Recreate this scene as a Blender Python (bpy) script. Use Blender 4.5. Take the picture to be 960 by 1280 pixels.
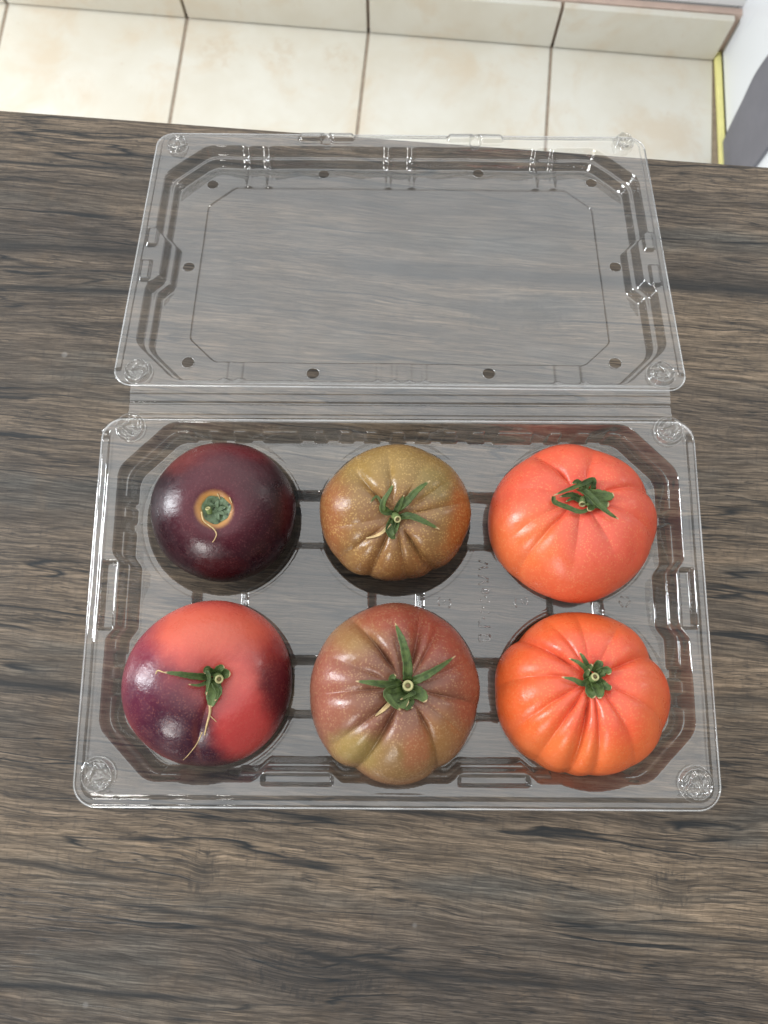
import bpy, bmesh, math, random
import numpy as np
from mathutils import Vector, Matrix
from mathutils.bvhtree import BVHTree
R = math.radians
random.seed(4)
for o in list(bpy.data.objects): bpy.data.objects.remove(o)
S = bpy.context.scene
C = S.collection

# ------------------------------------------------------------ camera
CAM = Vector((0.0, 0.0, 0.418)); TILT = R(11.0); F = 924.0
cd = bpy.data.cameras.new('camera'); cam = bpy.data.objects.new('camera', cd); C.objects.link(cam)
cam.location = CAM; cam.rotation_euler = (TILT, 0, 0)
cd.sensor_fit = 'VERTICAL'; cd.sensor_height = 36.0; cd.lens = 36.0*F/1280.0
cd.clip_start = 0.02; cd.clip_end = 50
cd.dof.use_dof = True; cd.dof.focus_distance = 0.372; cd.dof.aperture_fstop = 14.0
S.camera = cam
S.render.resolution_x = 768; S.render.resolution_y = 1024

# ------------------------------------------------------------ world (room light) and windows
w = bpy.data.worlds.new('World'); S.world = w; w.use_nodes = True
nt = w.node_tree; nt.nodes.clear()
wo = nt.nodes.new('ShaderNodeOutputWorld'); bg = nt.nodes.new('ShaderNodeBackground')
tc = nt.nodes.new('ShaderNodeTexCoord'); sx = nt.nodes.new('ShaderNodeSeparateXYZ')
nt.links.new(tc.outputs['Generated'], sx.inputs[0])
mr = nt.nodes.new('ShaderNodeMapRange'); mr.interpolation_type = 'SMOOTHSTEP'
mr.inputs[1].default_value = 0.35; mr.inputs[2].default_value = 1.0
mr.inputs[3].default_value = 0.0; mr.inputs[4].default_value = 1.0
ad = nt.nodes.new('ShaderNodeMath'); ad.operation = 'MULTIPLY_ADD'; ad.inputs[1].default_value = 0.55
nt.links.new(sx.outputs['Y'], ad.inputs[0]); nt.links.new(sx.outputs['Z'], ad.inputs[2])
nt.links.new(ad.outputs[0], mr.inputs[0])
cr = nt.nodes.new('ShaderNodeMix'); cr.data_type = 'RGBA'
cr.inputs['A'].default_value = (0.21, 0.21, 0.205, 1); cr.inputs['B'].default_value = (1.74, 1.78, 1.79, 1)
nt.links.new(mr.outputs[0], cr.inputs['Factor'])
nt.links.new(cr.outputs['Result'], bg.inputs[0]); bg.inputs[1].default_value = 0.95
nt.links.new(bg.outputs[0], wo.inputs[0])

def window(name, loc, target, sx_, sy_, power, col):
    l = bpy.data.lights.new(name, 'AREA'); l.shape = 'RECTANGLE'; l.size = sx_; l.size_y = sy_
    l.energy = power; l.color = col
    o = bpy.data.objects.new(name, l); C.objects.link(o); o.location = loc
    o.rotation_euler = (Vector(target)-Vector(loc)).to_track_quat('-Z', 'Y').to_euler()
window('window_light', (-1.9, 0.30, 0.80), (0.25, 0.35, -0.3), 0.45, 1.0, 46, (0.92, 0.96, 1.0))
window('doorway_light', (-0.85, -1.55, 0.95), (0, 0.03, 0), 0.5, 0.8, 19, (1.0, 0.98, 0.95))
window('far_window_light', (1.5, 0.75, 0.75), (0, 0.03, 0), 0.2, 0.4, 2.2, (1.0, 0.97, 0.93))
S.view_settings.view_transform = 'Standard'; S.view_settings.look = 'None'
S.render.engine = 'CYCLES'
cy = S.cycles; cy.max_bounces = 10; cy.diffuse_bounces = 3; cy.glossy_bounces = 3; cy.transparent_max_bounces = 14
cy.caustics_reflective = False; cy.caustics_refractive = False
S.view_settings.exposure = 0.0; S.view_settings.gamma = 1.0

# ------------------------------------------------------------ pixel (960x1280) -> ray
FWD = Vector((0, math.sin(TILT), -math.cos(TILT))); UP = Vector((0, math.cos(TILT), math.sin(TILT)))
def ray(px, py):
    return (FWD + Vector((1, 0, 0))*((px-480)/F) + UP*((640-py)/F))
def at(px, py, z):
    d = ray(px, py); return CAM + d*((z-CAM.z)/d.z)
def at_plane(px, py, p0, n):
    d = ray(px, py); return CAM + d*((Vector(p0)-CAM).dot(n)/d.dot(n))

# ------------------------------------------------------------ node helper
class NM:
    def __init__(s, name):
        s.m = bpy.data.materials.new(name); s.m.use_nodes = True
        s.t = s.m.node_tree; s.t.nodes.clear()
        s.out = s.n('ShaderNodeOutputMaterial')
    def n(s, k, **kw):
        nd = s.t.nodes.new(k)
        for a, v in kw.items(): setattr(nd, a, v)
        return nd
    def put(s, sock, v):
        if isinstance(v, bpy.types.NodeSocket): s.t.links.new(v, sock)
        elif isinstance(v, (tuple, list)) and len(v) == 3 and sock.type == 'RGBA': sock.default_value = (*v, 1)
        else: sock.default_value = v
    def math(s, op, a, b=0.0, c=None, clamp=False):
        nd = s.n('ShaderNodeMath', operation=op, use_clamp=clamp); s.put(nd.inputs[0], a); s.put(nd.inputs[1], b)
        if c is not None: s.put(nd.inputs[2], c)
        return nd.outputs[0]
    def mix(s, f, a, b, mode='MIX'):
        nd = s.n('ShaderNodeMix', data_type='RGBA', blend_type=mode)
        s.put(nd.inputs['Factor'], f); s.put(nd.inputs['A'], a); s.put(nd.inputs['B'], b)
        return nd.outputs['Result']
    def obj(s): return s.n('ShaderNodeTexCoord').outputs['Object']
    def xyz(s, v):
        nd = s.n('ShaderNodeSeparateXYZ'); s.put(nd.inputs[0], v); return nd.outputs
    def vec(s, x, y, z):
        nd = s.n('ShaderNodeCombineXYZ')
        for i, q in enumerate((x, y, z)): s.put(nd.inputs[i], q)
        return nd.outputs[0]
    def noise(s, v, scale=1.0, detail=2.0, rough=0.5, dist=0.0, col=False):
        nd = s.n('ShaderNodeTexNoise'); s.put(nd.inputs['Vector'], v)
        nd.inputs['Scale'].default_value = scale; nd.inputs['Detail'].default_value = detail
        nd.inputs['Roughness'].default_value = rough; nd.inputs['Distortion'].default_value = dist
        return nd.outputs['Color' if col else 'Fac']
    def ramp(s, v, a, b, o0=0.0, o1=1.0, smooth=True):
        nd = s.n('ShaderNodeMapRange', interpolation_type='SMOOTHSTEP' if smooth else 'LINEAR')
        s.put(nd.inputs[0], v); nd.inputs[1].default_value = a; nd.inputs[2].default_value = b
        nd.inputs[3].default_value = o0; nd.inputs[4].default_value = o1
        return nd.outputs[0]
    def bump(s, h, strength=0.3, dist=0.001):
        nd = s.n('ShaderNodeBump'); s.put(nd.inputs['Height'], h)
        nd.inputs['Strength'].default_value = strength; nd.inputs['Distance'].default_value = dist
        return nd.outputs[0]
    def pbr(s, col, rough=0.5, normal=None, **kw):
        p = s.n('ShaderNodeBsdfPrincipled'); s.put(p.inputs['Base Color'], col); s.put(p.inputs['Roughness'], rough)
        if normal is not None: s.put(p.inputs['Normal'], normal)
        for k, v in kw.items(): s.put(p.inputs[k.replace('_', ' ')], v)
        s.t.links.new(p.outputs[0], s.out.inputs[0]); return s.m

# ------------------------------------------------------------ object helpers
def tag(o, label=None, cat=None, group=None, kind=None):
    if label: o['label'] = label
    if cat: o['category'] = cat
    if group: o['group'] = group
    if kind: o['kind'] = kind
    return o
def empty(name, loc=(0, 0, 0)):
    o = bpy.data.objects.new(name, None); C.objects.link(o); o.location = loc; o.empty_display_size = 0.02
    return o
def link(name, me, mat, parent=None, loc=None, smooth=True):
    if mat and not me.materials: me.materials.append(mat)
    if smooth: me.polygons.foreach_set('use_smooth', np.ones(len(me.polygons), dtype=bool))
    o = bpy.data.objects.new(name, me); C.objects.link(o)
    if parent is not None: o.parent = parent
    if loc is not None: o.location = loc
    return o
def mesh_np(name, V, Q):
    me = bpy.data.meshes.new(name)
    V = np.asarray(V, dtype=np.float32); Q = np.asarray(Q, dtype=np.int32)
    me.vertices.add(len(V)); me.vertices.foreach_set('co', V.ravel())
    k = Q.shape[1]
    me.loops.add(Q.size); me.loops.foreach_set('vertex_index', Q.ravel())
    me.polygons.add(len(Q)); me.polygons.foreach_set('loop_start', np.arange(0, Q.size, k, dtype=np.int32))
    me.update(calc_edges=True); me.validate(); return me
def bm_mesh(name, bm):
    me = bpy.data.meshes.new(name); bm.to_mesh(me); bm.free(); return me
def box_bm(sx, sy, sz, bev=0.0, seg=1, center=(0, 0, 0)):
    bm = bmesh.new(); bmesh.ops.create_cube(bm, size=1)
    for v in bm.verts: v.co = Vector((v.co.x*sx, v.co.y*sy, v.co.z*sz)) + Vector(center)
    if bev: bmesh.ops.bevel(bm, geom=bm.edges[:], offset=bev, segments=seg, affect='EDGES', profile=0.5)
    return bm
def spline(pts, n):
    P = [Vector(p) for p in pts]
    if len(P) == 2: return [P[0].lerp(P[1], i/(n-1)) for i in range(n)]
    out = []; m = len(P)-1
    for i in range(n):
        t = i/(n-1)*m; k = min(int(t), m-1); u = t-k
        p1, p2 = P[k], P[k+1]; p0 = P[k-1] if k > 0 else p1*2-p2; p3 = P[k+2] if k+2 <= m else p2*2-p1
        out.append(0.5*((2*p1)+(p2-p0)*u+(2*p0-5*p1+4*p2-p3)*u*u+(3*p1-p0-3*p2+p3)*u**3))
    return out
def tube_mesh(name, pts, rad, n=24, sides=8, smooth_pts=True):
    P = spline(pts, n) if smooth_pts else [Vector(p) for p in pts]; n = len(P)
    V = []; Q = []; U = None
    for i, p in enumerate(P):
        t = (P[min(i+1, n-1)]-P[max(i-1, 0)]).normalized()
        if U is None: U = t.orthogonal().normalized()
        U = (U - t*U.dot(t)).normalized(); W = t.cross(U)
        r = rad(i/(n-1)) if callable(rad) else rad
        for k in range(sides):
            a = 2*math.pi*k/sides; V.append(p + (U*math.cos(a)+W*math.sin(a))*r)
    for i in range(n-1):
        for k in range(sides):
            a = i*sides+k; b = i*sides+(k+1) % sides; Q.append((a, b, b+sides, a+sides))
    me = bpy.data.meshes.new(name)
    me.from_pydata([tuple(v) for v in V], [], Q+[tuple(range(sides))[::-1], tuple(range((n-1)*sides, n*sides))])
    return me

# ============================================================ materials
def wood_material(M):
    m = NM('dark_wood_laminate'); P = m.obj(); x, y, z = m.xyz(P)
    W = m.math('SUBTRACT', m.noise(m.vec(m.math('MULTIPLY', x, 2.2), m.math('MULTIPLY', y, 9), 0.0), 1, 3, 0.55), 0.5)
    yw = m.math('MULTIPLY_ADD', W, 0.026, y)
    fine_w = m.math('SUBTRACT', m.noise(m.vec(m.math('MULTIPLY', x, 26), m.math('MULTIPLY', y, 60), 3.0), 1, 3, 0.6), 0.5)
    yw = m.math('MULTIPLY_ADD', fine_w, 0.0035, yw)
    for kx, ky, a, b, amp in M['knots']:
        amp *= 0.45
        r2 = m.math('ADD', m.math('POWER', m.math('DIVIDE', m.math('SUBTRACT', x, kx), a), 2.0),
                    m.math('POWER', m.math('DIVIDE', m.math('SUBTRACT', y, ky), b), 2.0))
        g = m.math('EXPONENT', m.math('MULTIPLY', r2, -1.0))
        yw = m.math('MULTIPLY_ADD', g, amp, yw)
    def band(kx, ky, zz, det, ro, off=0.0):
        return m.noise(m.vec(m.math('MULTIPLY', x, kx), m.math('MULTIPLY_ADD', yw, ky, off), zz), 1, det, ro)
    broad = band(1.6, 11, 1.0, 4, 0.6); broad2 = band(5.0, 26, 7.0, 3, 0.6)
    mid = band(7, 120, 2.0, 4, 0.6); fine = band(24, 640, 5.0, 4, 0.7); mott = m.noise(P, 38, 4, 0.6)
    col = m.mix(m.ramp(broad, 0.34, 0.66), (0.066, 0.054, 0.044), (0.158, 0.120, 0.084))
    col = m.mix(m.ramp(broad2, 0.50, 0.72), col, (0.070, 0.066, 0.058))
    col = m.mix(m.math('MULTIPLY', m.ramp(mott, 0.5, 0.75), 0.30), col, (0.140, 0.098, 0.062))
    col = m.mix(m.ramp(mid, 0.30, 0.70), m.mix(1.0, col, (0.72, 0.73, 0.75), 'MULTIPLY'), m.mix(1.0, col, (1.28, 1.26, 1.24), 'MULTIPLY'))
    col = m.mix(m.ramp(fine, 0.38, 0.64), m.mix(1.0, col, (0.64, 0.64, 0.65), 'MULTIPLY'), m.mix(1.0, col, (1.36, 1.35, 1.33), 'MULTIPLY'))
    hair = band(60, 1400, 9.0, 3, 0.65)
    col = m.mix(m.ramp(hair, 0.40, 0.60), m.mix(1.0, col, (0.74, 0.74, 0.74), 'MULTIPLY'), m.mix(1.0, col, (1.28, 1.28, 1.28), 'MULTIPLY'))
    hl = band(26, 420, 51.0, 3, 0.5)
    hl = m.math('MULTIPLY', m.ramp(m.math('ABSOLUTE', m.math('SUBTRACT', hl, 0.5)), 0.0, 0.030, 0.7, 0.0), m.ramp(broad2, 0.40, 0.6, 1.0, 0.2))
    col = m.mix(hl, col, (0.022, 0.021, 0.021))
    # cross grain checks and pores
    cross = m.noise(m.vec(m.math('MULTIPLY', x, 420), m.math('MULTIPLY', yw, 130), 4.0), 1, 3, 0.6)
    col = m.mix(m.math('MULTIPLY', m.ramp(cross, 0.5, 0.72), 0.30), col, (0.035, 0.031, 0.030))
    # thin dark cracks along contour lines of stretched noise
    cn = band(3.0, 46, 11.0, 4, 0.45)
    crack = m.ramp(m.math('ABSOLUTE', m.math('SUBTRACT', cn, 0.5)), 0.0, 0.016, 1.0, 0.0)
    gate = m.ramp(m.noise(m.vec(m.math('MULTIPLY', x, 5), m.math('MULTIPLY', y, 30), 21.0), 1, 3, 0.6), 0.42, 0.52)
    crack = m.math('MULTIPLY', crack, gate)
    cn2 = band(9, 170, 31.0, 3, 0.5)
    crack2 = m.math('MULTIPLY', m.ramp(m.math('ABSOLUTE', m.math('SUBTRACT', cn2, 0.5)), 0.0, 0.022, 0.75, 0.0),
                    m.ramp(m.noise(m.vec(m.math('MULTIPLY', x, 12), m.math('MULTIPLY', y, 40), 41.0), 1, 2, 0.5), 0.44, 0.6))
    dark = m.math('MAXIMUM', crack, crack2)
    # long dark streaks
    for x0, x1, y0, slope, wd, amt in M['streaks']:
        wob = m.math('MULTIPLY', m.math('SUBTRACT', m.noise(m.vec(m.math('MULTIPLY', x, 14), 0.0, y0*50), 1, 3, 0.6), 0.5), 0.006)
        yy = m.math('SUBTRACT', m.math('ADD', y, wob), m.math('MULTIPLY_ADD', x, slope, y0))
        g = m.math('EXPONENT', m.math('MULTIPLY', m.math('POWER', m.math('DIVIDE', yy, wd), 2.0), -1.0))
        g = m.math('MULTIPLY', g, m.math('MULTIPLY', m.ramp(x, x0-0.03, x0+0.03), m.ramp(x, x1-0.03, x1+0.03, 1.0, 0.0)))
        g = m.math('MULTIPLY', g, m.ramp(mid, 0.15, 0.55, 0.6*amt, amt))
        dark = m.math('MAXIMUM', dark, g)
    for kx, ky, a, b, amp in M['knots']:
        rr = m.math('SQRT', m.math('ADD', m.math('POWER', m.math('DIVIDE', m.math('SUBTRACT', x, kx), a), 2.0),
                    m.math('POWER', m.math('DIVIDE', m.math('SUBTRACT', y, ky), b), 2.0)))
        rr = m.math('ADD', rr, m.math('MULTIPLY', m.math('SUBTRACT', m.noise(P, 110, 4, 0.65), 0.5), 1.6))
        ring = m.math('MULTIPLY', m.ramp(m.math('ABSOLUTE', m.math('SUBTRACT', rr, 0.72)), 0.0, 0.5, 0.55, 0.0), m.ramp(cross, 0.36, 0.62, 0.3, 1.0))
        dark = m.math('MAXIMUM', dark, m.math('MULTIPLY', ring, m.ramp(fine, 0.3, 0.55, 0.5, 1.0)))
        dark = m.math('MAXIMUM', dark, m.ramp(rr, 0.1, 1.4, 0.45, 0.0))
    col = m.mix(m.math('MULTIPLY', dark, 0.95), col, (0.010, 0.0125, 0.015))
    # dried specks
    vor = m.n('ShaderNodeTexVoronoi'); vor.inputs['Scale'].default_value = 46; m.put(vor.inputs['Vector'], P)
    spot = m.math('MULTIPLY', m.ramp(vor.outputs['Distance'], 0.05, 0.11, 1.0, 0.0),
                  m.ramp(m.noise(P, 16, 2, 0.5), 0.60, 0.66))
    col = m.mix(m.math('MULTIPLY', spot, 0.28), col, (0.35, 0.34, 0.33))
    h = m.math('ADD', m.math('MULTIPLY', fine, 0.6), m.math('MULTIPLY', dark, -0.8))
    rough = m.ramp(fine, 0.3, 0.7, 0.50, 0.36)
    return m.pbr(col, rough, m.bump(h, 0.35, 0.0006), Specular_IOR_Level=0.27)

def plastic_material(name='clear_plastic', f0=0.105, rough=0.035, haze=0.022):
    m = NM(name)
    g = m.n('ShaderNodeNewGeometry'); P = m.obj()
    nb = m.bump(m.noise(P, 55, 3, 0.55), 0.10, 0.0008)
    dt = m.n('ShaderNodeVectorMath', operation='DOT_PRODUCT'); m.put(dt.inputs[0], g.outputs['Incoming']); m.put(dt.inputs[1], nb)
    c = m.math('ABSOLUTE', dt.outputs['Value'])
    k = m.math('POWER', m.math('SUBTRACT', 1.0, c, clamp=True), 4.5)
    f = m.math('MULTIPLY_ADD', k, 1-f0, f0, clamp=True)
    tr = m.n('ShaderNodeBsdfTransparent')
    # light is lost a little faster where the sheet is steep to the view
    tint = m.ramp(c, 0.15, 0.9, 0.70, 0.93); m.put(tr.inputs[0], m.vec(tint, m.math('MULTIPLY', tint, 1.0), m.math('MULTIPLY', tint, 0.99)))
    gl = m.n('ShaderNodeBsdfGlossy'); gl.inputs['Roughness'].default_value = rough; gl.inputs['Color'].default_value = (1, 1, 1, 1)
    m.put(gl.inputs['Normal'], nb)
    df = m.n('ShaderNodeBsdfDiffuse'); df.inputs[0].default_value = (0.8, 0.81, 0.82, 1)
    sm = m.noise(P, 22, 4, 0.65)
    m1 = m.n('ShaderNodeMixShader'); m.put(m1.inputs[0], m.ramp(sm, 0.35, 0.75, haze*0.6, haze*2.0)); m.put(m1.inputs[1], tr.outputs[0]); m.put(m1.inputs[2], df.outputs[0])
    m2 = m.n('ShaderNodeMixShader'); m.put(m2.inputs[0], f); m.put(m2.inputs[1], m1.outputs[0]); m.put(m2.inputs[2], gl.outputs[0])
    m.t.links.new(m2.outputs[0], m.out.inputs[0]); return m.m

def tomato_material(name, base, patches, speck, speck_amt=0.35, rough=0.3, sat_edge=None, coat=0.0, ior=0.42):
    """patches: list of (x, y, r, soft, colour, strength, wobble) in metres round the fruit's own axis"""
    m = NM(name); P = m.obj(); x, y, z = m.xyz(P)
    n1 = m.math('SUBTRACT', m.noise(P, 60, 4, 0.6), 0.5); n2 = m.math('SUBTRACT', m.noise(m.vec(x, y, m.math('ADD', z, 3.0)), 60, 4, 0.6), 0.5)
    col = m.mix(m.ramp(m.noise(P, 34, 4, 0.6), 0.35, 0.68), base, m.mix(1.0, base, (1.18, 1.22, 1.15), 'MULTIPLY'))
    if sat_edge:
        rr = m.math('SQRT', m.math('ADD', m.math('MULTIPLY', x, x), m.math('MULTIPLY', y, y)))
        col = m.mix(m.ramp(rr, sat_edge[0], sat_edge[1]), col, sat_edge[2])
    for px, py, r, soft, c, st, wob in patches:
        ax, ay = (r if isinstance(r, tuple) else (r, r))
        dx = m.math('DIVIDE', m.math('ADD', m.math('SUBTRACT', x, px), m.math('MULTIPLY', n1, wob)), ax)
        dy = m.math('DIVIDE', m.math('ADD', m.math('SUBTRACT', y, py), m.math('MULTIPLY', n2, wob)), ay)
        d = m.math('SQRT', m.math('ADD', m.math('MULTIPLY', dx, dx), m.math('MULTIPLY', dy, dy)))
        col = m.mix(m.math('MULTIPLY', m.ramp(d, 1.0-soft, 1.0+soft, 1.0, 0.0), st), col, c)
    v = m.n('ShaderNodeTexVoronoi'); v.inputs['Scale'].default_value = 900; m.put(v.inputs['Vector'], P)
    sp = m.math('MULTIPLY', m.ramp(v.outputs['Distance'], 0.18, 0.46, 1.0, 0.0), m.ramp(m.noise(P, 260, 2, 0.5), 0.30, 0.60))
    col = m.mix(m.math('MULTIPLY', sp, speck_amt), col, speck)
    v2 = m.n('ShaderNodeTexVoronoi'); v2.inputs['Scale'].default_value = 120; m.put(v2.inputs['Vector'], P)
    sp2 = m.math('MULTIPLY', m.ramp(v2.outputs['Distance'], 0.02, 0.09, 1.0, 0.0), m.ramp(m.noise(P, 40, 2, 0.5), 0.60, 0.66))
    col = m.mix(m.math('MULTIPLY', sp2, speck_amt*0.7), col, speck)
    hh = m.math('ADD', m.noise(P, 420, 3, 0.6), m.math('MULTIPLY', m.noise(P, 90, 2, 0.5), 1.2))
    return m.pbr(col, m.ramp(m.noise(P, 130, 4, 0.65), 0.3, 0.7, rough*0.75, rough*1.45), m.bump(hh, 0.26, 0.0007),
                 Specular_IOR_Level=ior, Coat_Weight=coat, Coat_Roughness=0.16,
                 )

def leaf_material():
    m = NM('sepal_green'); uv = m.n('ShaderNodeTexCoord').outputs['UV']; u, v, _ = m.xyz(uv); P = m.obj()
    col = m.mix(m.ramp(m.noise(P, 300, 3, 0.6), 0.3, 0.7), (0.026, 0.046, 0.011), (0.078, 0.115, 0.030))
    col = m.mix(m.math('MULTIPLY', m.ramp(m.math('ABSOLUTE', m.math('SUBTRACT', u, 0.5)), 0.34, 0.5), 0.35), col, (0.11, 0.17, 0.06))
    col = m.mix(m.math('MULTIPLY', m.ramp(m.math('ABSOLUTE', m.math('SUBTRACT', u, 0.5)), 0.0, 0.06, 1.0, 0.0), 0.3), col, (0.085, 0.14, 0.045))
    col = m.mix(m.math('MULTIPLY', m.ramp(v, 0.35, 0.9), 0.5), col, (0.115, 0.165, 0.055))
    col = m.mix(m.ramp(m.math('ADD', v, m.math('MULTIPLY', m.noise(P, 500, 2, 0.5), 0.08)), 0.93, 1.0), col, (0.52, 0.38, 0.21))
    vein = m.noise(m.vec(m.math('MULTIPLY', u, 9), m.math('MULTIPLY', v, 3), 0.0), 1, 3, 0.6)
    return m.pbr(col, 0.55, m.bump(vein, 0.5, 0.0006), Specular_IOR_Level=0.3, Subsurface_Weight=0.1, Subsurface_Radius=(0.001, 0.002, 0.0005))
def flat_mat(name, c, rough=0.5, var=0.0, scale=60, bump=0.0, c2=None):
    m = NM(name); P = m.obj(); n = m.noise(P, scale, 4, 0.6)
    col = m.mix(m.ramp(n, 0.35, 0.65), c, c2 if c2 else tuple(q*(1+var) for q in c))
    return m.pbr(col, rough, m.bump(n, bump, 0.001) if bump else None)

def tile_material():
    m = NM('cream_ceramic_tile'); P = m.n('ShaderNodeNewGeometry').outputs['Position']
    col = m.mix(m.ramp(m.noise(P, 5, 4, 0.6), 0.35, 0.7), (0.69, 0.645, 0.545), (0.755, 0.73, 0.65))
    col = m.mix(m.math('MULTIPLY', m.ramp(m.noise(P, 9, 4, 0.6, 0.4), 0.48, 0.72), 0.6), col, (0.66, 0.54, 0.39))
    x, y, z = m.xyz(P)
    col = m.mix(m.math('MULTIPLY', m.ramp(m.noise(P, 60, 3, 0.6), 0.66, 0.74), 0.35), col, (0.62, 0.52, 0.40))
    for cx, cy, r in STAINS:
        d = m.math('SQRT', m.math('ADD', m.math('POWER', m.math('SUBTRACT', x, cx), 2.0), m.math('POWER', m.math('SUBTRACT', y, cy), 2.0)))
        d = m.math('ADD', d, m.math('MULTIPLY', m.math('SUBTRACT', m.noise(P, 30, 4, 0.65), 0.5), 0.05))
        ring = m.ramp(m.noise(P, 55, 4, 0.7), 0.40, 0.62, 0.05, 0.6)
        col = m.mix(m.math('MULTIPLY', ring, m.ramp(d, r, r+0.02, 0.5, 0.0)), col, (0.56, 0.42, 0.27))
    return m.pbr(col, 0.22, Specular_IOR_Level=0.5)

# ============================================================ the table
e0 = at(0, 137, 0.0); e1 = at(960, 208, 0.0)
ang = math.atan2(e1.y-e0.y, e1.x-e0.x)
mid_edge = (e0+e1)*0.5
TM = Matrix.Translation(mid_edge) @ Matrix.Rotation(ang, 4, 'Z'); TI = TM.inverted()
def tl(px, py): p = TI @ at(px, py, 0.0); return p.x, p.y
knots = []
for px, py, a, b, amp in ((253, 1090, .008, .012, .004), (392, 1218, .036, .013, .014), (840, 1112, .012, .009, .006), (640, 395, .03, .010, .008)):
    q = tl(px, py); knots.append((q[0], q[1], a, b, amp))
streaks = []
for (xa, ya, xb, yb, wd, amt) in ((-40, 306, 250, 318, .0035, .75), (-40, 357, 200, 366, .002, .8), (430, 333, 1010, 366, .0055, .9), (-60, 200, 190, 212, .0014, .9),
        (-60, 843, 130, 868, .0030, .9), (-60, 1226, 260, 1250, .0018, .9), (330, 1178, 560, 1232, .002, .85), (880, 870, 1030, 880, .0018, .7),
        (380, 1003, 640, 1026, .0014, .8), (0, 1075, 180, 1100, .0012, .8), (700, 1160, 1010, 1180, .0014, .8), (480, 1215, 760, 1236, .0018, .7), (150, 1130, 480, 1180, .0014, .7)):
    a_, b_ = tl(xa, ya), tl(xb, yb); sl = (b_[1]-a_[1])/(b_[0]-a_[0])
    streaks.append((a_[0], b_[0], a_[1]-sl*a_[0], sl, wd, amt))
wood = wood_material({'knots': knots, 'streaks': streaks})
table = tag(empty('table', (mid_edge.x, mid_edge.y, -0.75)), 'dark brown wood grain table the clear tray of tomatoes lies on', 'table')
table.rotation_euler.z = ang
TW, TD = 1.5, 0.85
top = link('tabletop', bm_mesh('tabletop', box_bm(TW, TD, 0.028, 0.0018, 2, (0, -TD/2, -0.014))), wood, table, (0, 0, 0.75), smooth=False)
steel = flat_mat('black_steel', (0.03, 0.03, 0.032), 0.45, 0.2)
for sx_ in (-1, 1):
    for yy in (-0.10, -TD+0.06):
        link('leg', bm_mesh('leg', box_bm(0.045, 0.045, 0.719, 0.003, 2)), steel, table, (sx_*(TW/2-0.06), yy, 0.3615), smooth=False)

# ============================================================ floor, skirting, wall
ZF = -0.75
f0 = at(235, 17, ZF); f1 = at(893, 70, ZF); fa = math.atan2(f1.y-f0.y, f1.x-f0.x)
FM = Matrix.Translation(f1) @ Matrix.Rotation(fa, 4, 'Z')          # origin: corner of skirting and cabinet, x along the skirting
STAINS = []
for px, py, r in ((275, 65, .026), (348, 66, .018), (425, 75, .022)):
    q = at(px, py, ZF); STAINS.append((q.x, q.y, r))
tile = tile_material(); grout = flat_mat('brown_grout', (0.30, 0.24, 0.185), 0.9, 0.25, 120, 0.3)
fi = FM.inverted()
jx = [(fi @ at(*p, ZF)).x for p in ((235, 17), (458, 35), (690, 50))]
pitch = (jx[2]-jx[0])/2
print('tile pitch', pitch, jx)
floor = tag(empty('floor', FM.translation), kind='structure'); floor.rotation_euler.z = fa
link('grout', bm_mesh('grout', box_bm(4.0, 3.0, 0.02, 0, 1, (-0.9, -1.45, -0.012))), grout, floor, smooth=False)
GAP = 0.0055; TY = pitch
tx0 = jx[2]                                                        # joint nearest the cabinet
tm = bm_mesh('tile', box_bm(pitch-GAP, TY-GAP, 0.009, 0.0012, 1, (0, 0, -0.0045)))
tm2 = bm_mesh('tile_cut', box_bm(-tx0-GAP, TY-GAP, 0.009, 0.0012, 1, (0, 0, -0.0045)))
for j in range(4):
    y_ = -TY*(j+0.5)
    link('tile', tm2, tile, floor, (tx0/2, y_, 0.0), smooth=False)
    for i in range(5):
        link('tile', tm, tile, floor, (tx0-pitch*(i+0.5), y_, random.uniform(-.0003, .0003)), smooth=False)
    for i in range(2):
        if j > 0: link('tile', tm, tile, floor, (pitch*(i+0.5), y_, 0.0), smooth=False)
# skirting height from the corner
h = 0.0
q = FM.translation.copy()
for k in range(200):
    p = q + Vector((0, 0, k*0.001)); v = p-CAM
    py = 640 - F*v.dot(UP)/v.dot(FWD)
    if py < 17: h = k*0.001; break
print('skirting height', h)
wall = tag(empty('wall', FM.translation), kind='structure'); wall.rotation_euler.z = fa
white = flat_mat('white_wall_paint', (0.80, 0.80, 0.80), 0.6, 0.04, 4)
link('wall_face', bm_mesh('wall_face', box_bm(4.0, 0.1, 0.40-h, 0, 1, (-0.9, 0.0625, h+0.003+(0.40-h)/2))), white, wall, smooth=False)
pink = flat_mat('pinkish_grout_edge', (0.56, 0.42, 0.35), 0.7, 0.15, 30)
link('grout', bm_mesh('wall_grout', box_bm(4.0, 0.012, h+0.02, 0, 1, (-0.9, 0.0070, h/2-0.012))), pink, wall, smooth=False)
sk = bm_mesh('skirting_tile', box_bm(pitch-GAP, 0.012, h-0.006, 0.0012, 1, (0, 0, 0)))
sk2 = bm_mesh('skirting_tile_cut', box_bm(-tx0-0.006, 0.012, h-0.006, 0.0012, 1, (0, 0, 0)))
link('skirting_tile', sk2, tile, wall, (tx0/2, -0.0062, h/2), smooth=False)
for i in range(6): link('skirting_tile', sk, tile, wall, (tx0-pitch*(i+0.5), -0.0062, h/2), smooth=False)

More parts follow.
